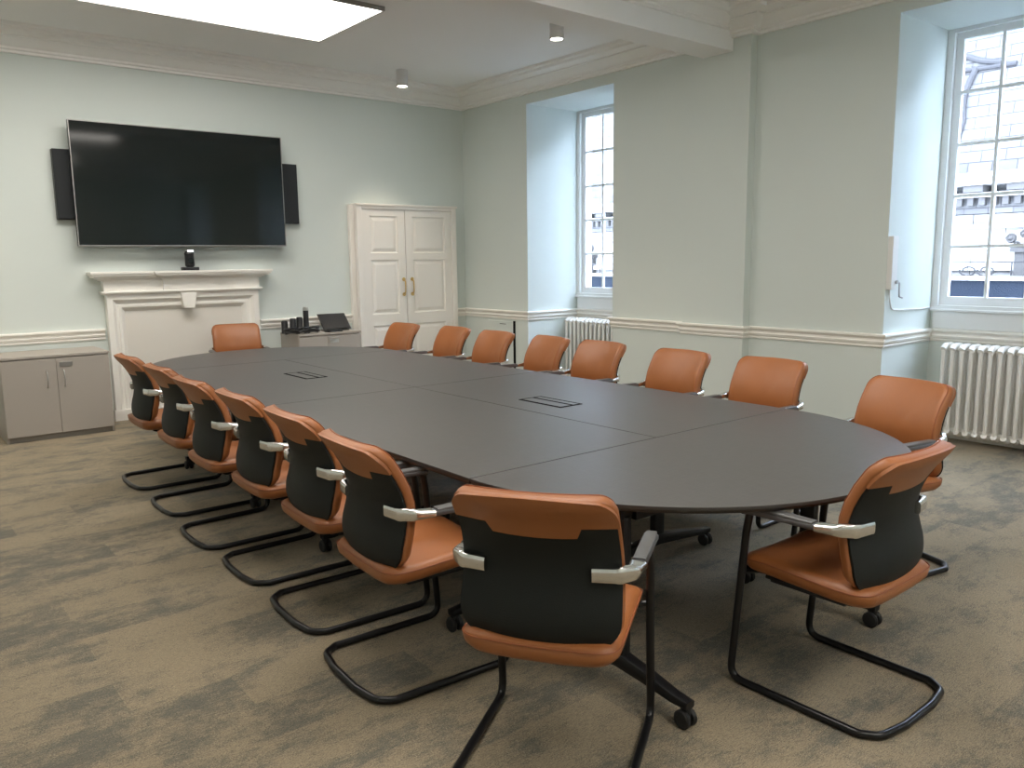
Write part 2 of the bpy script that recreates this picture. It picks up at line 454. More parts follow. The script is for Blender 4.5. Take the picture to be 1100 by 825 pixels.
# skirtings
skirt = [(0, 0), (.02, 0), (.02, .15), (.014, .165), (.008, .175), (0, .18)]
def skirting(name, path):
    bm = bmesh.new(); sweep_mitre(bm, path, skirt)
    return tag(obj(name, bm, M['trim'], smooth=True, angle=25), kind='structure')
skirting('baseboard_right', [(XR, YN), (XR, -2.7), (ALC, -2.7), (ALC, -1.25), (XR, -1.25), (XR, 1.79), (ALC, 1.79), (ALC, 3.236), (XR, 3.236), (XR, PY0), (PX, PY0), (PX, PY1), (XR, PY1), (XR, 6.295), (ALC, 6.295), (ALC, 7.742), (XR, 7.742), (XR, YB), (6.37, YB)])
skirting('baseboard_back', [(4.80, YB), (3.63, YB)])
skirting('baseboard_left', [(1.99, YB), (XL, YB), (XL, YN)])

# windows -----------------------------------------------------------
def window(idx, y0, y1, ztop):
    zb, zt = 1.13, ztop - .001
    root = bpy.data.objects.new('window_%d' % idx, None); COL.objects.link(root); root.location = (ALC, (y0 + y1) / 2, zb); tag(root, kind='structure')
    hw = (y1 - y0) / 2 - .001; H = zt - zb
    def add(name, boxes, m, bev=0.0):
        bm = B(*boxes, bev=bev); return obj(name, bm, m, root)
    # outer casing in the wall, 0.03 behind the plaster
    c = .055
    add('casing', [(-.01, .20, -hw, -hw + c, .03, H), (-.01, .20, hw - c, hw, .03, H), (-.01, .20, -hw + c, hw - c, H - .03, H), (-.03, .20, -hw, hw, .001, .03)], M['window'])
    s = c + .0; st = .062
    yi0, yi1 = -hw + s, hw - s
    z0, z1 = .03, H - .03
    add('sash_frame', [(.03, .075, yi0, yi0 + st, z0, z1), (.03, .075, yi1 - st, yi1, z0, z1), (.03, .075, yi0 + st, yi1 - st, z0, z0 + .075), (.03, .075, yi0 + st, yi1 - st, z1 - .055, z1)], M['window'])
    g0, g1 = yi0 + st, yi1 - st; gz0, gz1 = z0 + .075, z1 - .055
    bars = []
    nc, nr = 4, 5
    for k in range(1, nc):
        y = g0 + (g1 - g0) * k / nc; bars.append((.035, .07, y - .012, y + .012, gz0, gz1))
    for k in range(1, nr):
        z = gz0 + (gz1 - gz0) * k / nr; bars.append((.034, .071, g0, g1, z - .012, z + .012))
    add('glazing_bars', bars, M['window'])
    add('pane', [(.052, .056, g0, g1, gz0, gz1)], M['glass'])
    # sill board and apron panel above the dado
    add('window_sill', [(-.055, .03, -hw + .01, hw - .01, -.022, 0)], M['window'], bev=.005)
    add('apron_panel', [(-.03, .0, -hw + .03, hw - .03, -.17, -.022)], M['window'])
for i, (a, b, zt) in enumerate(ALCOVES): window(i + 1, a, b, zt)

# ================================================================== FIREPLACE
fp = thing('fireplace', 'cream painted fireplace surround with keystone and mantel shelf under the television', 'fireplace', (2.81, YB, 0))
cx = 2.81
def L_(x): return x - cx
bm = bmesh.new()
# shelf: layered mouldings with a breakfront centre (x 2.53-3.18)
def layers(bm, x0, x1, dep, lst):
    for (ins, d, z0, z1) in lst:
        box(bm, L_(x0 + ins), L_(x1 - ins), -(dep - d), 0, z0, z1, bev=.004)
lst = [(0, 0, 1.505, 1.530), (.012, .012, 1.485, 1.505), (.03, .03, 1.468, 1.485), (.07, .07, 1.452, 1.468), (.095, .095, 1.438, 1.452)]
layers(bm, 1.865, 3.735, .205, lst)
layers(bm, 2.46, 3.20, .228, lst)
obj('mantel_shelf', bm, M['trim'], fp)
bm = bmesh.new()
box(bm, L_(1.995), L_(3.605), -.105, 0, 1.315, 1.440)
box(bm, L_(2.565), L_(3.13), -.128, 0, 1.330, 1.440)
obj('frieze', bm, M['trim'], fp)
bm = bmesh.new()
box(bm, L_(1.965), L_(3.635), -.135, 0, 1.312, 1.330, bev=.004)
box(bm, L_(1.980), L_(3.62), -.12, 0, 1.298, 1.312, bev=.003)
obj('frieze_moulding', bm, M['trim'], fp)
# mitred architrave (outer edge, cyma, inner step) swept round the opening
prof = [(0, -.095), (.055, -.095), (.062, -.088), (.085, -.062), (.105, -.055), (.112, -.062), (.135, -.060), (.165, -.035), (.175, -.02), (.175, 0), (0, 0)]
bm = bmesh.new()
pth = [(L_(2.015), 0.0), (L_(2.015), 1.300), (L_(3.595), 1.300), (L_(3.595), 0.0)]
rings = []
for i, (x, z) in enumerate(pth):
    r = []
    for d, y in prof:
        sx = 1 if i < 2 else -1
        r.append(bm.verts.new((x + sx * d, y, z - (d if i in (1, 2) else 0))))
    rings.append(r)
k = len(prof)
for a, b in zip(rings, rings[1:]):
    for j in range(k): bm.faces.new([a[j], a[(j + 1) % k], b[(j + 1) % k], b[j]])
bm.faces.new(rings[0]); bm.faces.new(rings[-1])
obj('architrave', bm, M['trim'], fp, smooth=True, angle=20)
bm = bmesh.new()
prism(bm, [(L_(2.738), 1.298), (L_(2.905), 1.298), (L_(2.875), 1.135), (L_(2.765), 1.135)], 'y', -.125, -.02)
obj('keystone', bm, M['trim'], fp)
obj('infill_panel', B((L_(2.18), L_(3.43), -.02, 0, 0, 1.14)), M['infill'], fp)
obj('hearth_skirting', B((L_(2.19), L_(3.42), -.035, -.02, 0, .085), (L_(2.0), L_(2.19), -.105, 0, 0, .11), (L_(3.42), L_(3.61), -.105, 0, 0, .11)), M['trim'], fp)

# conference camera on the mantel
vc = thing('conference_camera', 'small black conference camera standing on the mantel shelf', 'camera', (2.835, 8.885, 1.530))
bm = bmesh.new(); box(bm, -.082, .082, -.05, .05, 0, .035, bev=.008); obj('base', bm, M['plastic'], vc)
bm = bmesh.new(); lathe(bm, [(.035, .035), (.048, .05), (.046, .16), (.050, .175), (.040, .20)], n=24); obj('body', bm, M['plastic'], vc, smooth=True)
bm = bmesh.new(); lathe(bm, [(.030, 0), (.030, .008)], loc=(0, -.056, .10), axis='y', n=20); obj('lens', bm, M['screen'], vc, smooth=True)
bm = bmesh.new(); box(bm, -.03, .03, -.052, -.044, .195, .210, bev=.003); obj('status_light', bm, M['led'], vc)

# ================================================================== TELEVISION + SPEAKERS
tv = thing('television', 'large black flat screen television hung on the wall over the fireplace', 'television', (2.857, 8.89, 1.783))
bm = bmesh.new(); box(bm, -1.068, 1.068, .004, .05, 0, 1.197, bev=.004); obj('back_case', bm, M['plastic'], tv)
bm = bmesh.new()
for b in ((-1.068, -1.060, -.004, .02, 0, 1.197), (1.060, 1.068, -.004, .02, 0, 1.197), (-1.060, 1.060, -.004, .02, 1.189, 1.197), (-1.060, 1.060, -.004, .02, 0, .011)): box(bm, *b)
obj('bezel', bm, M['bezel'], tv)
obj('screen', B((-1.060, 1.060, 0, .004, .011, 1.189)), M['screen'], tv)
obj('wall_bracket', B((-.35, .35, .05, YB - 8.89 - .002, .3, .9)), M['table_metal'], tv)
def speaker(x0, x1, label):
    s = thing('wall_speaker', label, 'speaker', ((x0 + x1) / 2, YB, 2.04), group='wall speakers beside the television')
    w = (x1 - x0) / 2
    bm = bmesh.new(); box(bm, -w, w, -.075, 0, 0, .67, bev=.006); obj('cabinet', bm, M['plastic'], s)
    bm = bmesh.new(); box(bm, -w + .006, w - .006, -.085, -.070, .008, .662, bev=.005); obj('grille', bm, M['grille'], s)
speaker(1.650, 1.86, 'slim black wall speaker on the left of the television')
speaker(3.94, 4.145, 'slim black wall speaker on the right of the television')

# ================================================================== PANELLED CUPBOARD DOORS
cd = thing('panelled_cupboard', 'white panelled double cupboard door in a white frame beside the room corner', 'cupboard', (5.61, YB, 0))
cx2 = 5.61
def D_(x): return x - cx2
dx0, dx1, dyf, dzt = 4.865, 6.335, -.10, 2.285
obj('frame', B((D_(dx0), D_(dx0) + .075, dyf - .02, 0, 0, dzt), (D_(dx1) - .075, D_(dx1), dyf - .02, 0, 0, dzt), (D_(dx0) + .075, D_(dx1) - .075, dyf - .02, 0, dzt - .05, dzt), bev=.004), M['door'], cd)
obj('top_moulding', B((D_(dx0) - .015, D_(dx1) + .015, dyf - .035, 0, dzt - .012, dzt + .015), bev=.004), M['door'], cd)
obj('side_casing', B((D_(4.80), D_(4.863), -.055, 0, 0, 2.285), bev=.004), M['door'], cd)
def pdoor(x0, x1, hx):
    bm = bmesh.new()
    x0 += .003; x1 -= .003
    zr = [(.22, .72), (.79 - .07, .80)]
    panels = [(.12, .72), (.93 + .0, 1.62), (1.70, 2.155)]
    panels = [(.12, .80), (.94, 1.615), (1.70, 2.155)]
    px0, px1 = x0 + .105, x1 - .105
    y0, y1 = dyf - .005, dyf + .035
    # stiles and rails
    box(bm, D_(x0), D_(px0), y0, y1, .01, dzt - .053); box(bm, D_(px1), D_(x1), y0, y1, .01, dzt - .053)
    zs = [.01] + [v for p in panels for v in p] + [dzt - .053]
    for i in range(0, len(zs), 2): box(bm, D_(px0), D_(px1), y0, y1, zs[i], zs[i + 1])
    for z0, z1 in panels:
        # raised panel: recess, slope, field
        ring = []
        for ins, y in ((0, y0), (.008, y0 + .014), (.022, y0 + .016), (.060, y0 + .003), (.064, y0 + .003)):
            ring.append([bm.verts.new(v) for v in ((D_(px0) + ins, y, z0 + ins), (D_(px1) - ins, y, z0 + ins), (D_(px1) - ins, y, z1 - ins), (D_(px0) + ins, y, z1 - ins))])
        for a, b in zip(ring, ring[1:]):
            for j in range(4): bm.faces.new([a[j], a[(j + 1) % 4], b[(j + 1) % 4], b[j]])
        bm.faces.new(ring[-1])
        box(bm, D_(px0), D_(px1), y0 + .02, y1, z0, z1)
    d = obj('door', bm, M['door'], cd)
    bm = bmesh.new()
    pts = arc_path([(D_(hx), dyf - .005, 1.185), (D_(hx), dyf - .05, 1.20), (D_(hx), dyf - .055, 1.275), (D_(hx), dyf - .05, 1.35), (D_(hx), dyf - .005, 1.365)], .03, 4)
    tube(bm, pts, .008, 8)
    for z in (1.180, 1.370): lathe(bm, [(.024, 0), (.024, .006), (.012, .012)], loc=(D_(hx), dyf - .017, z), axis='y', n=14)
    h = obj('handle', bm, M['brass'], d, smooth=True); h['label'] = 'curved brass pull handle'
pdoor(4.94, 5.550, 5.505); pdoor(5.553, 6.26, 5.63)
obj('carcass', B((D_(4.94), D_(6.26), -.05, 0, 0, 2.24)), M['dark_gap'], cd)

# ================================================================== LOW CABINETS
def cabinet(x0, x1, yf, ztop, label, lock_dx, handles, splitx):
    c = thing('low_cabinet', label, 'cabinet', ((x0 + x1) / 2, yf, 0))
    X = lambda x: x - (x0 + x1) / 2
    dep = YB - .02 - yf
    bm = bmesh.new()
    box(bm, X(x0), X(x0) + .018, .0, dep, .0, ztop - .022); box(bm, X(x1) - .018, X(x1), .0, dep, .0, ztop - .022)
    box(bm, X(x0) + .018, X(x1) - .018, .022, dep, .06, ztop - .022)
    obj('body', bm, M['cabinet'], c)
    obj('plinth', B((X(x0) + .018, X(x1) - .018, .02, .04, 0, .06)), M['cabinet_dark'], c)
    obj('cabinet_top', B((X(x0) - .004, X(x1) + .004, -.022, dep, ztop - .022, ztop), bev=.002), M['cabinet'], c)
    for (a, b, hd) in ((x0 + .002, splitx - .0015, handles[0]), (splitx + .0015, x1 - .002, handles[1])):
        d = obj('door', B((X(a), X(b), -.019, -.001, .055, ztop - .032), bev=.0015), M['cabinet'], c)
        if hd:
            bm = bmesh.new()
            sweep(bm, arc_path([(X(hd), -.019, .640), (X(hd), -.045, .628), (X(hd), -.052, .563), (X(hd), -.045, .498), (X(hd), -.019, .486)], .02, 4), rrect(.012, .008, .003, 2), up=(1, 0, 0))
            h = obj('handle', bm, M['steel'], d, smooth=True); h['label'] = 'bowed steel handle'
        if b > splitx + .1:
            k = obj('lock_plate', B((X(splitx) + .025, X(splitx) + .135, -.024, -.019, ztop - .115, ztop - .070), bev=.002), M['steel'], d)
    return c
cabinet(.975, 1.872, 8.455, .785, 'low taupe two-door cabinet left of the fireplace', 0, (1.335, 1.475), 1.418)
cabinet(3.865, 4.64, 8.56, .795, 'low taupe two-door cabinet between fireplace and panelled cupboard', 0, (None, None), 4.215)

# ---- things on the right cabinet
zc2 = .795
def on_cab(x, y): return (x, y, zc2)
t = thing('desk_microphone', 'tall thin black microphone cylinder with a silver cap on the right cabinet', 'microphone', on_cab(4.10, 8.85))
bm = bmesh.new(); lathe(bm, [(.036, 0), (.034, .006), (.032, .012), (.032, .250)], n=20); obj('body', bm, M['plastic'], t, smooth=True)
bm = bmesh.new(); lathe(bm, [(.033, .250), (.034, .26), (.032, .283), (.024, .291)], n=20); obj('cap', bm, M['steel'], t, smooth=True)
cups = [(3.83, 8.84, .145, 'squat black round speaker pod nearest the fireplace on the right cabinet'),
        (3.915, 8.80, .17, 'middle black speaker pod of three on the right cabinet'),
        (4.005, 8.82, .18, 'black speaker pod standing beside the tall microphone')]
for x, y, h, lab in cups:
    t = thing('speaker_pod', lab, 'speaker', on_cab(x, y), group='black speaker pods on the right cabinet')
    bm = bmesh.new(); lathe(bm, [(.040, 0), (.041, .006), (.037, .012), (.036, h - .014), (.032, h - .003)], n=20); obj('body', bm, M['plastic'], t, smooth=True)
    bm = bmesh.new(); lathe(bm, [(.030, h - .004), (.028, h)], n=20); obj('grille', bm, M['grille'], t, smooth=True)
# charging dock and coiled cables
bm = bmesh.new()
random.seed(4)
for k in range(3):
    cxk, cyk, r = [(3.83, 8.645, .085), (3.96, 8.645, .085), (4.07, 8.655, .085)][k]
    pts = []
    for i in range(90):
        a = i / 90 * 2 * PI * 4
        rr = r * (1 - .12 * math.sin(a * .31 + k) + .05 * math.sin(a * 2.3))
        pts.append((cxk + rr * math.cos(a), cyk + rr * .6 * math.sin(a), zc2 + .011 + .015 * (i / 22) + .006 * math.sin(a * 1.7)))
    tube(bm, pts, .0095, 6)
    
o = obj('coiled_cable', bm, M['plastic'], smooth=True); tag(o, 'heap of black cables coiled in front of the speaker pods', 'cable')
bm = bmesh.new()
tube(bm, arc_path([(3.885, 8.95, zc2 + .006), (3.95, 8.97, zc2 + .006), (4.08, 8.95, zc2 + .006), (4.22, 8.97, zc2 + .006)], .04, 4), .006, 6)
obj2 = obj('loose_cable', bm, M['plastic'], smooth=True); tag(obj2, 'single black cable trailing behind the speaker pods', 'cable')
t = thing('touch_panel', 'black touch screen tilted back on the right cabinet', 'control panel', on_cab(4.44, 8.80), -.10)
bm = bmesh.new(); box(bm, -.15, .15, -.07, .07, 0, .012, bev=.003); obj('stand', bm, M['plastic'], t)
bm = bmesh.new(); sweep(bm, [(-.17, 0, 0), (.17, 0, 0)], rrect(.012, .235, .004, 2)); 
for v in bm.verts:
    z = v.co.z + .125; y = v.co.y
    v.co = Vector((v.co.x + .0, y + z * .90 - .09, z * .74 + .014))
obj('casing', bm, M['plastic'], t)
bm = bmesh.new()
q = [(-.158, .012), (.158, .012), (.158, .225), (-.158, .225)]
vs = [bm.verts.new((x, -.0085 + z * .90 - .09, z * .74 + .022)) for x, z in q] + [bm.verts.new((x, -.006 + z * .90 - .09, z * .74 + .022)) for x, z in q]
for f in ((0, 1, 2, 3), (7, 6, 5, 4), (0, 4, 5, 1), (1, 5, 6, 2), (2, 6, 7, 3), (3, 7, 4, 0)): bm.faces.new([vs[i] for i in f])
obj('screen', bm, M['tablet_glass'], t)
t = thing('dock_tray', 'low black charging tray lying in front of the tilted touch screen', 'tray', on_cab(4.33, 8.635), 0.1)
bm = bmesh.new(); box(bm, -.09, .10, -.05, .05, 0, .018, bev=.006); obj('tray', bm, M['plastic'], t)
bm = bmesh.new(); box(bm, -.07, .08, -.03, .03, .018, .026, bev=.004); obj('handset', bm, M['plastic'], t)

# access hatch in the window wall below the dado
t = thing('access_hatch', 'small painted access hatch with slot vent and dark gap below the dado rail', 'hatch', (XR, 8.27, .16))
obj('hatch_door', B((-.012, -.001, -.24, .28, 0, .655), bev=.002), M['wall'], t)
obj('slot_vent', B((-.016, -.012, -.10, .03, .615, .622)), M['dark_gap'], t)
obj('open_gap', B((-.014, .0, -.275, -.245, -.0, .665)), M['dark_gap'], t)

# winder box, crank and conduit on the reveal of the nearer window
t = thing('window_winder', 'white window winder box with crank handle on the alcove side', 'window winder', (6.60, 3.236, 1.32))
bm = bmesh.new(); box(bm, -.045, .045, -.045, 0, 0, .43, bev=.004); obj('winder_box', bm, M['white_plastic'], t)
bm = bmesh.new()
tube(bm, arc_path([(.03, -.04, .06), (.04, -.055, .06), (.07, -.055, .055), (.08, -.055, -.06), (.125, -.06, -.07)], .012, 4), .007, 8)
lathe(bm, [(.016, 0), (.016, .02)], loc=(.03, -.062, .06), axis='y', n=12)
obj('crank_handle', bm, M['grey_cable'], t, smooth=True)
bm = bmesh.new()
tube(bm, arc_path([(.0, -.012, .0), (.005, -.012, -.07), (.05, -.012, -.165), (.20, -.012, -.175), (.60, -.012, -.185), (.76, -.012, -.175)], .05, 5), .007, 8)
obj('cable_conduit', bm, M['white_plastic'], t, smooth=True)

# ================================================================== RADIATORS
def radiator(y1, n, label):
    pitch = .0735; y0 = y1 - n * pitch
    r = thing('radiator', label, 'radiator', (7.22, (y0 + y1) / 2, 0), group='white column radiators in the window alcoves')
    X = [-.085, 0, .085]
    def section():
        bm = bmesh.new()
        for x in X:
            pts = [(x, 0, z) for z in (.10, .13, .79, .82)]
            sweep(bm, pts, circ(.017, 8, .017), up=(0, 1, 0), scales=[(.7, .7), (1, 1), (1, 1), (.7, .7)])
        for z in (.115, .805):
            sweep(bm, arc_path([(-.10, 0, z), (-.05, 0, z + (.03 if z > .5 else -.03)), (.05, 0, z + (.03 if z > .5 else -.03)), (.10, 0, z)], .04, 4), rrect(.046, .045, .018, 3))
            lathe(bm, [(.022, -pitch / 2), (.022, pitch / 2)], loc=(0, 0, z + (.01 if z > .5 else -.005)), axis='y', n=10)
        return bm
    first = None
    for k in range(n):
        y = y1 - pitch * (k + .5) - (y0 + y1) / 2
        if first is None:
            s = obj('column_section', section(), M['radiator'], r, smooth=True, angle=50); first = s
        else:
            s = first.copy(); COL.objects.link(s); s.parent = r
        s.location = (0, y, 0)
    for y in ((y0 - y1) / 2 + .05, (y1 - y0) / 2 - .05):
        obj('foot', B((-.06, .06, y - .012, y + .012, 0, .10), bev=.004), M['radiator'], r)
radiator(3.03, 14, 'white column radiator under the large nearer window')
radiator(7.70, 14, 'white column radiator under the far, partly hidden window')
radiator(-1.45, 14, 'white column radiator under the added window behind the camera')

# ================================================================== CEILING LIGHTS
def panel_light(x0, x1, y0, y1, label):
    t = thing('ceiling_light_panel', label, 'ceiling light', ((x0 + x1) / 2, (y0 + y1) / 2, ZC), group='large ceiling light panels')
    a, b = (x1 - x0) / 2, (y1 - y0) / 2
    bm = bmesh.new(); box(bm, -a - .12, a + .12, -b - .25, b + .03, -.025, 0); obj('mounting_plate', bm, M['ceiling'], t)
    w = .017
    bm = bmesh.new()
    for q in ((-a - w, a + w, -b - w, -b), (-a - w, a + w, b, b + w), (-a - w, -a, -b, b), (a, a + w, -b, b)): box(bm, *q, -.062, -.02)
    obj('frame', bm, M['bezel'], t)
    obj('diffuser', B((-a, a, -b, b, -.056, -.02)), M['panel_light'], t)
panel_light(.55, 3.785, 6.36, 7.56, 'long glowing ceiling light panel over the far end of the table')
panel_light(.55, 3.785, 2.2, 3.4, 'added, unseen ceiling light panel brightening the near bay beside the beam')  # added out of view as fill light for the near bay
panel_light(.55, 3.785, -1.6, -.4, 'added, unseen ceiling light panel brightening the near end of the room')  # also added, unseen; brightens the walls from behind the camera

def spot(x, y, label):
    t = thing('ceiling_spotlight', label, 'spotlight', (x, y, ZC), group='white cylinder spotlights on the ceiling')
    bm = bmesh.new(); lathe(bm, [(.066, 0), (.066, -.172), (.070, -.176), (.070, -.182), (.056, -.182), (.054, -.172), (.03, -.170)], n=28); obj('lamp_body', bm, M['lampbody'], t, smooth=True)
    bm = bmesh.new(); lathe(bm, [(.053, -.171), (.053, -.178)], n=24); obj('lens', bm, M['lens'], t, smooth=True)
    ld = bpy.data.lights.new('spot_beam', 'SPOT'); ld.energy = SPOT_POWER; ld.spot_size = math.radians(75); ld.spot_blend = 0.7; ld.color = (1.0, .86, .68); ld.shadow_soft_size = .05
    l = bpy.data.objects.new('spot_beam', ld); COL.objects.link(l); l.parent = t; l.location = (0, 0, -.19)
spot(5.2, 8.35, 'white cylinder ceiling spotlight nearest the panelled cupboard')
spot(5.272, 5.787, 'white cylinder ceiling spotlight beside the ceiling beam')
spot(.55, 8.35, 'added, unseen white cylinder spotlight warming the wall left of the television')  # added outside the view for the warm wash on the left wall

# ================================================================== TABLE
tb = thing('conference_table', 'long dark grey oval conference table on black wheeled legs', 'table', (2.96, 4.71, 0))
TX, TY = 2.96, 4.71
ZT = .74; TH = .026
RAD = 1.12
yA, yM, yB_ = 2.545, 4.71, 6.87
g = .0024
def top_piece(pts):
    bm = bmesh.new()
    n = len(pts)
    cxp = sum(p[0] for p in pts) / n; cyp = sum(p[1] for p in pts) / n
    lay = [(0, ZT, 0), (0.0015, ZT - .002, 1), (0.0015, ZT - .012, 1), (0, ZT - TH, 1)]
    v = []
    def off(p, e):
        dx, dy = p[0] - cxp, p[1] - cyp; L = math.hypot(dx, dy); return (p[0] - TX + dx / L * e, p[1] - TY + dy / L * e)
    r = [[bm.verts.new((*off(p, e), z)) for p in pts] for e, z, _ in ((-.0015, ZT, 0), (0, ZT - .0015, 0), (0, ZT - .012, 0), (-.014, ZT - TH, 0))]
    for a, b in zip(r, r[1:]):
        for j in range(n):
            f = bm.faces.new([a[j], a[(j + 1) % n], b[(j + 1) % n], b[j]]); f.material_index = 1
    f = bm.faces.new(r[0]); f.material_index = 0
    f = bm.faces.new(r[-1][::-1]); f.material_index = 1
    return obj('tabletop', bm, parent=tb, mats=[M['table'], M['edge']])
top_piece([(TX + RAD * math.cos(a), yA - g + RAD * math.sin(a)) for a in [PI + PI * i / 64 for i in range(65)]])
top_piece([(TX + RAD * math.cos(a), yB_ + g + RAD * math.sin(a)) for a in [PI * i / 64 for i in range(65)]])
for (x0, x1) in ((TX - RAD, TX - g), (TX + g, TX + RAD)):
    for (y0, y1) in ((yA + g, yM - g), (yM + g, yB_ - g)):
        top_piece([(x0, y0), (x1, y0), (x1, y1), (x0, y1)])
def port(x0, x1, y0, y1):
    # flip-lid cable port: black surround, two lids
    bm = bmesh.new(); X0, X1, Y0, Y1 = x0 - TX, x1 - TX, y0 - TY, y1 - TY
    w = .017
    xm = X0 + (X1 - X0) * .62
    for q in ((X0, X1, Y0, Y0 + w), (X0, X1, Y1 - w * .5, Y1), (X0, X0 + w, Y0, Y1), (X1 - w * .6, X1, Y0, Y1), (xm - w / 2, xm + w / 2, Y0, Y1)):
        box(bm, q[0], q[1], q[2], q[3], ZT - .004, ZT + .0025)
    p = obj('cable_port', bm, M['dark_gap'], tb)
    obj('port_lid', B((X0 + w, xm - w / 2, Y0 + w, Y1 - w * .5, ZT - .003, ZT + .0015), (xm + w / 2, X1 - w * .6, Y0 + w, Y1 - w * .5, ZT - .003, ZT + .0015)), M['table'], p)
port(2.57, 2.745, 5.60, 6.00); port(3.155, 3.335, 3.445, 3.825)

def castor(parent, x, y):
    bm = bmesh.new()
    for s in (-1, 1):
        lathe(bm, [(.012, s * .006), (.030, s * .008), (.034, s * .014), (.034, s * .022), (.028, s * .027), (.01, s * .028)], loc=(x, y, .034), axis='x', n=18)
    box(bm, x - .006, x + .006, y - .02, y + .02, .03, .075, bev=.002)
    lathe(bm, [(.018, .062), (.018, .10)], loc=(x, y, 0), n=12)
    obj('castor', bm, M['rubber'], parent, smooth=True)
def t_leg(x, y, along, half=.34, half2=None):
    """T leg: foot along 'x' or 'y' with a column and a top bracket"""
    half2 = half2 or half
    bm = bmesh.new(); X, Y = x - TX, y - TY
    def Q(t, z): return (X + t, Y, z) if along == 'x' else (X, Y + t, z)
    pts = [Q(-half - .02, .088), Q(-half + .05, .092), Q(-half * .4, .118), Q(0, .135), Q(half2 * .4, .118), Q(half2 - .05, .092), Q(half2 + .02, .088)]
    sweep(bm, pts, rrect(.052, .05, .01, 2), scales=[(.8, .55), (.9, .7), (1, 1), (1.1, 1.2), (1, 1), (.9, .7), (.8, .55)])
    sweep(bm, [(X, Y, .12), (X, Y, ZT - TH - .03)], rrect(.075, .045, .012, 2) if along == 'x' else rrect(.045, .075, .012, 2), up=(0, 1, 0))
    a = B_ = None
    if along == 'x': box(bm, X - .30, X + .30, Y - .03, Y + .03, ZT - TH - .04, ZT - TH)
    else:
        s_ = 1 if Y < 0 else -1
        ya_, yb_ = sorted((Y - s_ * .03, Y + s_ * .42)); box(bm, X - .03, X + .03, ya_, yb_, ZT - TH - .04, ZT - TH)
    l = obj('leg', bm, M['table_metal'], tb, smooth=True, angle=30)
    castor(l, *(Q(-half, 0)[:2])); castor(l, *(Q(half2, 0)[:2]))
for (x, y, al, h) in ((2.08, 1.95, 'y', .31), (3.31, 1.93, 'y', .32), (2.30, 2.76, 'x', .40), (3.18, 2.72, 'x', .41), (2.32, 4.04, 'x', .40), (3.60, 4.10, 'x', .40),
                     (2.34, 5.10, 'x', .40), (3.60, 5.10, 'x', .40), (2.34, 6.45, 'x', .40), (3.60, 6.45, 'x', .40), (2.40, 7.35, 'y', .31), (3.50, 7.35, 'y', .31)):
    t_leg(x, y, al, h)
for (x0, x1, y) in ((2.12, 3.27, 1.93), (2.44, 3.46, 7.35)):
    obj('under_rail', B((x0 - TX, x1 - TX, y - .02 - TY, y + .02 - TY, ZT - TH - .05, ZT - TH - .005)), M['table_metal'], tb)
for (x, y0, y1) in ((2.31, 2.80, 4.00), (3.4, 2.76, 4.06), (2.34, 5.14, 6.41), (3.60, 5.14, 6.41)):
    obj('under_rail', B((x - .02 - TX, x + .02 - TX, y0 - TY, y1 - TY, ZT - TH - .05, ZT - TH - .005)), M['table_metal'], tb)

# ================================================================== CHAIR
# local frame: origin on the floor, sitter faces +y, x to the sitter's right
def back_y(z):
    """rear surface of the backrest, side profile"""
    K = [(.46, -.185), (.51, -.204), (.57, -.202), (.64, -.184), (.71, -.178), (.79, -.200), (.87, -.245), (.945, -.300)]
    if z <= K[0][0]: return K[0][1]
    for i in range(len(K) - 1):
        z0, y0 = K[i]; z1, y1 = K[i + 1]
        if z <= z1:
            t = (z - z0) / (z1 - z0)
            ym = K[max(i - 1, 0)][1]; yp = K[min(i + 2, len(K) - 1)][1]
            zm = K[max(i - 1, 0)][0] if i > 0 else z0 - (z1 - z0); zp = K[min(i + 2, len(K) - 1)][0] if i + 2 < len(K) else z1 + (z1 - z0)
            m0 = (y1 - ym) / (z1 - zm) * (z1 - z0); m1 = (yp - y0) / (zp - z0) * (z1 - z0)
            return (2 * t ** 3 - 3 * t * t + 1) * y0 + (t ** 3 - 2 * t * t + t) * m0 + (-2 * t ** 3 + 3 * t * t) * y1 + (t ** 3 - t * t) * m1
    return K[-1][1]
BZ, BH = .709, .233           # centre height, half height
BW = .248                     # half width
def wz(z): return 1.0 + .035 * max(0, min(1, (.82 - z) / .24))
def backP(a, b, d):
    """a = across, b = height about the centre, d = forward depth from the rear surface"""
    z = BZ + b + .012 * (1 - (a / BW) ** 2) * max(0, b / BH)
    curve = .045 * (abs(a) / BW) ** 2.2
    slope = (back_y(z + .01) - back_y(z - .01)) / .02
    n = Vector((-2 * .045 * a / BW / BW, 1, -slope)).normalized()
    p = Vector((a * wz(z), back_y(z) + curve, z)) + n * d
    return p
def rounded(hw, hh, rt, rb, n=7, side=6, topn=8):
    """rounded rectangle outline, top radius rt and bottom radius rb, densely sampled"""
    c = [(hw - rt, hh - rt, rt, 0), (-hw + rt, hh - rt, rt, PI / 2), (-hw + rb, -hh + rb, rb, PI), (hw - rb, -hh + rb, rb, 1.5 * PI)]
    out = []
    for i, (cx_, cy_, r, a0) in enumerate(c):
        for k in range(n + 1):
            a = a0 + PI / 2 * k / n; out.append((cx_ + r * math.cos(a), cy_ + r * math.sin(a)))
        nx = c[(i + 1) % 4]; q = (nx[0] + nx[2] * math.cos(nx[3]), nx[1] + nx[2] * math.sin(nx[3])); p = out[-1]
        m = topn if i % 2 == 0 else side
        for k in range(1, m): out.append((p[0] + (q[0] - p[0]) * k / m, p[1] + (q[1] - p[1]) * k / m))
    return out
def half_w_at(b, hw, hh, rt, rb):
    if b > hh - rt: return hw - rt + math.sqrt(max(0, rt * rt - (b - hh + rt) ** 2))
    if b < -hh + rb: return hw - rb + math.sqrt(max(0, rb * rb - (b + hh - rb) ** 2))
    return hw
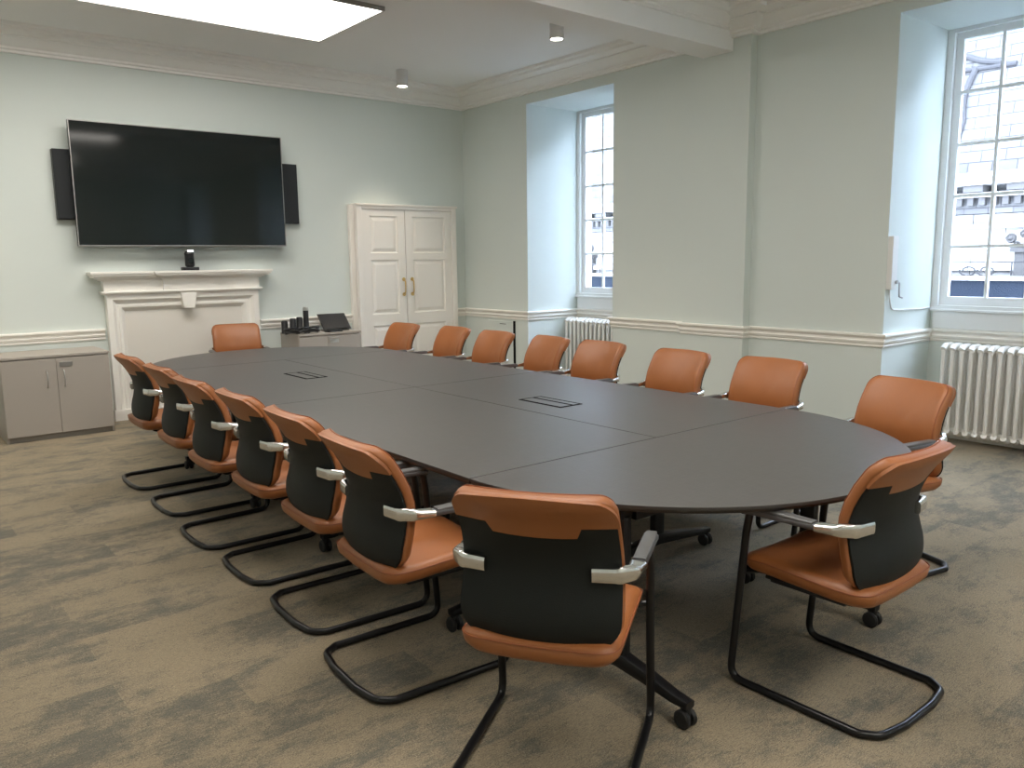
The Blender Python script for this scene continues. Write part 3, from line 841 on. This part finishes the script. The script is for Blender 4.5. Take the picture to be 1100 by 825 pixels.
def shell_sheet(bm, hw, hh, rt, rb, bfun0, bfun1, d_in, d_out, nx=28, nz=14):
    """thin curved sheet behind the cushion between heights bfun0(a) and bfun1(a)"""
    cols = []
    xs = [-hw * math.cos(PI * i / nx) for i in range(nx + 1)]
    for s in (-1, 1):
        xs += [s * NOTCH, s * (NOTCH + .016)]
    xs = sorted(xs)
    def ztop(a):
        t = abs(a) - (hw - rt)
        return hh - (rt - math.sqrt(max(0, rt * rt - t * t)) if t > 0 else 0)
    def zbot(a):
        t = abs(a) - (hw - rb)
        return -hh + (rb - math.sqrt(max(0, rb * rb - t * t)) if t > 0 else 0)
    I, O = [], []
    for a in xs:
        b0 = max(bfun0(a), zbot(a)); b1 = max(b0 + .0004, min(bfun1(a), ztop(a)))
        I.append([bm.verts.new(backP(a, b0 + (b1 - b0) * j / nz, d_in)) for j in range(nz + 1)])
        O.append([bm.verts.new(backP(a, b0 + (b1 - b0) * j / nz, d_out)) for j in range(nz + 1)])
    n = len(xs)
    for i in range(n - 1):
        for j in range(nz):
            bm.faces.new([I[i][j], I[i + 1][j], I[i + 1][j + 1], I[i][j + 1]])
            bm.faces.new([O[i][j], O[i][j + 1], O[i + 1][j + 1], O[i + 1][j]])
        bm.faces.new([I[i][0], O[i][0], O[i + 1][0], I[i + 1][0]])
        bm.faces.new([I[i][nz], I[i + 1][nz], O[i + 1][nz], O[i][nz]])
    for i in (0, n - 1):
        for j in range(nz): bm.faces.new([I[i][j], I[i][j + 1], O[i][j + 1], O[i][j]])
NOTCH = .125
def split(a):
    """lower edge of the leather flap on the rear"""
    t = abs(a)
    if t <= NOTCH: return BH - .128 - .006 * (1 - (t / NOTCH) ** 2)
    if t >= NOTCH + .016: return BH - .094 + .006 * (t - NOTCH) / .1
    return BH - .128 + .034 * (t - NOTCH) / .016

def make_chair(label):
    c = thing('conference_chair', label, 'chair', group='orange leather cantilever chairs round the table')
    # cushion of the backrest
    bm = bmesh.new()
    pad(bm, rounded(BW, BH, .055, .085), [(.010, .000), (.003, .002), (0, .008), (0, .026), (.004, .036), (.014, .044), (.03, .047)], backP, cap0=(.9, .72, .5, .25), cap1=(.9, .72, .5, .25))
    back = obj('backrest', bm, M['leather'], c, smooth=True, angle=50)
    # piping line around the front edge of the cushion
    bm = bmesh.new()
    out = rounded(BW - .008, BH - .008, .050, .080)
    P = [backP(a, b, .0405) for a, b in out]; P.append(P[0])
    sweep(bm, P, circ(.0026, 5), caps=False)
    obj('piping', bm, M['piping'], back, smooth=True)
    bm = bmesh.new()
    shell_sheet(bm, BW - .010, BH - .002, .05, .082, lambda a: -BH, split, .002, -.011)
    obj('back_shell', bm, M['shell'], c, smooth=True, angle=45)
    bm = bmesh.new()
    shell_sheet(bm, BW - .004, BH - .003, .052, .082, lambda a: split(a) + .0015, lambda a: BH, .002, -.0105, nz=8)
    f = obj('leather_flap', bm, M['leather'], c, smooth=True, angle=45); f['label'] = 'leather flap folded over the top of the dark shell'
    # seat
    bm = bmesh.new()
    def seatP(a, b, d):
        y = .032 + b
        k = 1
        z = .402 + d
        z += .055 * (b + .25)
        fr = max(0, (b - .10) / .15); z -= .014 * fr * fr * (1 if d > .04 else .4)      # waterfall front edge
        rr = max(0, (-b - .10) / .15); z += .014 * rr * rr
        z += .010 * (a / .24) ** 2 if d > .04 else 0.018 * (abs(a) / .24) ** 3
        return Vector((a * k, y, z))
    pad(bm, rounded(.246, .256, .06, .065), [(.045, .0), (.020, .006), (.004, .022), (0, .040), (.002, .055), (.010, .068), (.026, .076), (.05, .078)], seatP)
    seat = obj('seat', bm, M['leather'], c, smooth=True, angle=50)
    bm = bmesh.new()
    P = [seatP(a, b, .058) for a, b in rounded(.2455, .2555, .06, .065)]; P.append(P[0])
    sweep(bm, P, circ(.0026, 5), caps=False)
    obj('piping', bm, M['piping'], seat, smooth=True)
    # cantilever frame: arm front - leg - runner - rear bar
    bm = bmesh.new()
    w = .272
    half = [(w - .004, .222, .675), (w - .002, .234, .60), (w, .285, .0155), (w - .006, -.225, .0155), (.225, -.282, .0155), (.10, -.302, .0155)]
    full = half + [(-x, y, z) for x, y, z in reversed(half)]
    rad = [0, .02, .055, .03, .06, .12] + [.12, .06, .03, .055, .02, 0]
    tube(bm, arc_path(full, rad, 7), .0145, 12)
    obj('cantilever_frame', bm, M['black'], c, smooth=True, angle=60)
    # seat support: cross bars under the seat with lugs to the legs, spine up to the backrest
    bm = bmesh.new()
    for s in (-1, 1):
        tube(bm, [(s * .05, .20, .410), (s * .262, .258, .440)], .010, 8)
        tube(bm, arc_path([(s * .15, .22, .402), (s * .15, -.13, .402), (s * .15, -.165, .45), (s * .15, -.19, .56)], .04, 5), .008, 8)
    box(bm, -.16, .16, -.10, .20, .388, .404, bev=.006)
    obj('seat_support', bm, M['black'], c, smooth=True, angle=40)
    # arms
    for s in (-1, 1):
        a = obj('armrest', arm_bm(s, 1), M['armmetal'], c, smooth=True, angle=35)
        k = obj('arm_bracket', arm_bm(s, 0), M['chrome'], a, smooth=True, angle=35); k['label'] = 'satin chrome bracket wrapping behind the backrest'
        bm = bmesh.new()
        P = [(s * .276, -.04, .7045), (s * .276, .06, .7040), (s * .275, .20, .7025), (s * .275, .232, .7015)]
        sweep(bm, P, rrect(.043, .015, .006, 3), scales=[(.95, .8), (1, 1), (1, 1), (.8, .6)])
        obj('arm_pad', bm, M['armpad'], a, smooth=True, angle=50)
    return c
def arm_bm(s, part):
    bm = bmesh.new()
    pr = backP(.165 / wz(.706), .706 - BZ, -.011)
    P = arc_path([(s * .162, pr.y - .010, .700), (s * .240, pr.y + .002, .701), (s * .275, pr.y + .050, .698), (s * .276, pr.y + .12, .694), (s * .275, .215, .688), (s * .274, .24, .682)], [0, .03, .04, .04, .02, 0], 6)
    n = len(P); sc = []
    for i, p in enumerate(P):
        t = (p.y - pr.y) / .12
        t = max(0, min(1, t))
        # thin upright blade behind the shell, turning into a flat arm
        sc.append((.012 + (.025 - .012) * t, .022 + (.013 - .022) * t))
    cut = min(i for i, p in enumerate(P) if p.y > pr.y + .105) + 1
    if part == 0:
        P, sc = P[:cut], sc[:cut]
        m = len(P)
        sc = [(a + .002 * (i / m), b + .004 * math.sin(PI * min(1, i / (m * .8)))) for i, (a, b) in enumerate(sc)]
    else: P, sc = P[cut - 1:], [(a * .9, b * .9) for a, b in sc[cut - 1:]]
    base = rrect(2, 2, .55, 3)
    sweep(bm, P, base, scales=sc)
    return bm

GRP = 'orange leather cantilever chairs round the table'
def ang(dx, dy): return math.atan2(dy, dx) - PI / 2
chairs = [
    # x, y, facing degrees (0 = +x), label
    (1.638, 1.822, 33, 'tan leather chair at the near rounded corner, back to the camera'),
    (2.735, 1.450, 90, 'tan leather chair at the near end of the table, its cantilever base fully visible'),
    (1.630, 2.670, -3, 'tan chair of the left row next to the near corner chair, seat fully seen'),
    (1.690, 3.350, -2, 'second tan chair along the left side from the near corner'),
    (1.710, 4.040, -1, 'third tan chair along the left side from the near corner'),
    (1.700, 4.720, 0, 'fourth tan chair along the left side from the near corner'),
    (1.740, 5.480, 0, 'fifth tan chair along the left side, second from its far end'),
    (1.750, 6.270, 0, 'last tan chair of the left row, nearest the low cabinet by the fireplace'),
    (4.02, 1.98, 168, 'tan leather chair in front of the large radiator at the near window'),
    (4.30, 2.94, 180, 'tan chair at the window side just right of the wall pilaster'),
    (4.28, 3.66, 177, 'tan chair at the window side below the left edge of the wall pilaster'),
    (4.33, 4.49, 178, 'tan chair at the window side in front of the far small-looking radiator'),
    (4.33, 5.12, 172, 'tan chair at the window side just left of the far radiator'),
    (4.33, 5.84, 177, 'tan chair at the window side in front of the access hatch'),
    (4.35, 6.53, 176, 'tan chair at the window side nearest the room corner'),
    (4.26, 7.30, 181, 'tan chair at the far right corner in front of the panelled cupboard'),
    (3.13, 8.40, 257, 'tan leather chair at the far end in front of the fireplace'),
]
proto = None
for x, y, deg, lab in chairs:
    rz = math.radians(deg) - PI / 2
    if proto is None:
        proto = make_chair(lab); proto.location = (x, y, 0); proto.rotation_euler = (0, 0, rz)
    else:
        dup(proto, (x, y, 0), rz, lab, GRP)

# ================================================================== OUTSIDE
tag(obj('street_ground', B((OUT, 60, -30, 60, -6.2, -6.0)), M['street']), kind='structure')
bd = thing('stone_building', 'pale stone building with bracketed cornice and slate mansard roof across the street', 'building', (16.0, 8, -6))
def W(x, y, z): return (x - 16.0, y - 8, z + 6)
def wb(bm, x0, x1, y0, y1, z0, z1, bev=0): box(bm, x0 - 16, x1 - 16, y0 - 8, y1 - 8, z0 + 6, z1 + 6, bev=bev)
Y0, Y1 = -12, 40
bm = bmesh.new(); wb(bm, 16.0, 22, Y0, Y1, -6, 2.35); obj('stone_wall', bm, M['stone'], bd)
bm = bmesh.new()
for (x, z0, z1) in ((15.9, 1.30, 1.42), (15.86, 2.05, 2.12), (15.80, 2.30, 2.36), (15.55, 2.58, 2.66), (15.35, 2.78, 2.90), (15.28, 2.90, 2.98)): wb(bm, x, 16.6, Y0, Y1, z0, z1)
wb(bm, 15.84, 16.6, Y0, Y1, 2.36, 2.58); wb(bm, 15.75, 16.6, Y0, Y1, 2.66, 2.78)
obj('cornice', bm, M['stone'], bd)
bm = bmesh.new()
y = -1.0
while y < 24:
    wb(bm, 15.60, 15.86, y, y + .10, 2.44, 2.575); y += .19
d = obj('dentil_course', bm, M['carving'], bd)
d['kind'] = 'stuff'
bm = bmesh.new()
y = -1.0
while y < 24:
    wb(bm, 15.40, 15.76, y, y + .32, 2.665, 2.775); y += .70
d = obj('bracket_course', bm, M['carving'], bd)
bm = bmesh.new(); prism(bm, [(15.7 - 16, 2.98 + 6), (16.9 - 16, 8.5 + 6), (22 - 16, 8.5 + 6), (22 - 16, 2.3 + 6), (15.7 - 16, 2.3 + 6)], 'y', Y0 - 8, Y1 - 8); obj('mansard_roof', bm, M['slate'], bd)
bm = bmesh.new()
def roofpt(y, z, out=.03): return W(15.7 + (z - 2.98) * (1.2 / 5.52) - out, y, z)
for (ya, za, yb, zb, r) in ((6.75, 3.0, 6.55, 4.9, .055), (7.15, 3.0, 7.00, 4.75, .055), (7.6, 4.9, 5.9, 4.85, .04), (7.3, 5.3, 6.1, 4.9, .05), (5.6, 6.2, 6.4, 5.55, .06), (7.9, 5.75, 5.2, 5.95, .03), (3.5, 3.0, 3.3, 7.0, .06)):
    n = 8
    pts = [roofpt(ya + (yb - ya) * i / n + .05 * math.sin(i * 1.3), za + (zb - za) * i / n) for i in range(n + 1)]
    tube(bm, pts, r, 8)
obj('lead_rolls', bm, M['lead'], bd, smooth=True)
# pilaster strips, window heads and carved consoles on the wall below the cornice
bm = bmesh.new()
for y in (5.3, 6.95, 9.0, 14.0, 16.0, 18.2, 20.5):
    wb(bm, 15.86, 16.1, y, y + .28, -6, 1.75); wb(bm, 15.80, 16.1, y - .06, y + .34, 1.62, 1.75)
    for (dy, dz, r) in ((-.05, .0, .10), (.12, .05, .07), (.32, -.02, .09), (.06, -.13, .06), (.22, -.12, .05)):
        lathe(bm, [(r, 15.78 - 16), (r * .8, 15.72 - 16), (r * .5, 15.74 - 16), (r * .2, 15.70 - 16)], loc=(0, y + dy - 8, 1.88 + dz + 6), axis='x', n=12)
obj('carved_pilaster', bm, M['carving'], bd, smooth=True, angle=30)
bm = bmesh.new()
prev = None
tube(bm, [W(15.55, Y0 + 1, 1.45), W(15.55, Y1 - 1, 1.45)], .012, 6)
y = 0
while y < 22:
    tube(bm, [W(15.55, y, .9), W(15.55, y, 1.45)], .012, 6)
    y += 1.1
for y in (5.9, 6.2):
    pts = [W(15.55, y + .09 * math.cos(a) * (1 + .1 * a), 1.30 + .06 * math.sin(a) * (1 + .1 * a)) for a in [i * .5 for i in range(14)]]
    tube(bm, pts, .014, 6)
obj('iron_railing', bm, M['lead'], bd)
ps = thing('blue_parapet', 'dark blue painted parapet in front of the stone building', 'parapet', (14.6, 8, -6))
bm = bmesh.new(); box(bm, 0, .4, -20, 30, 0, 7.16); obj('parapet_wall', bm, M['blue_fascia'], ps)
bm = bmesh.new(); box(bm, -.06, .46, -20, 30, 7.16, 7.22, bev=.01); obj('coping', bm, M['stone'], ps)
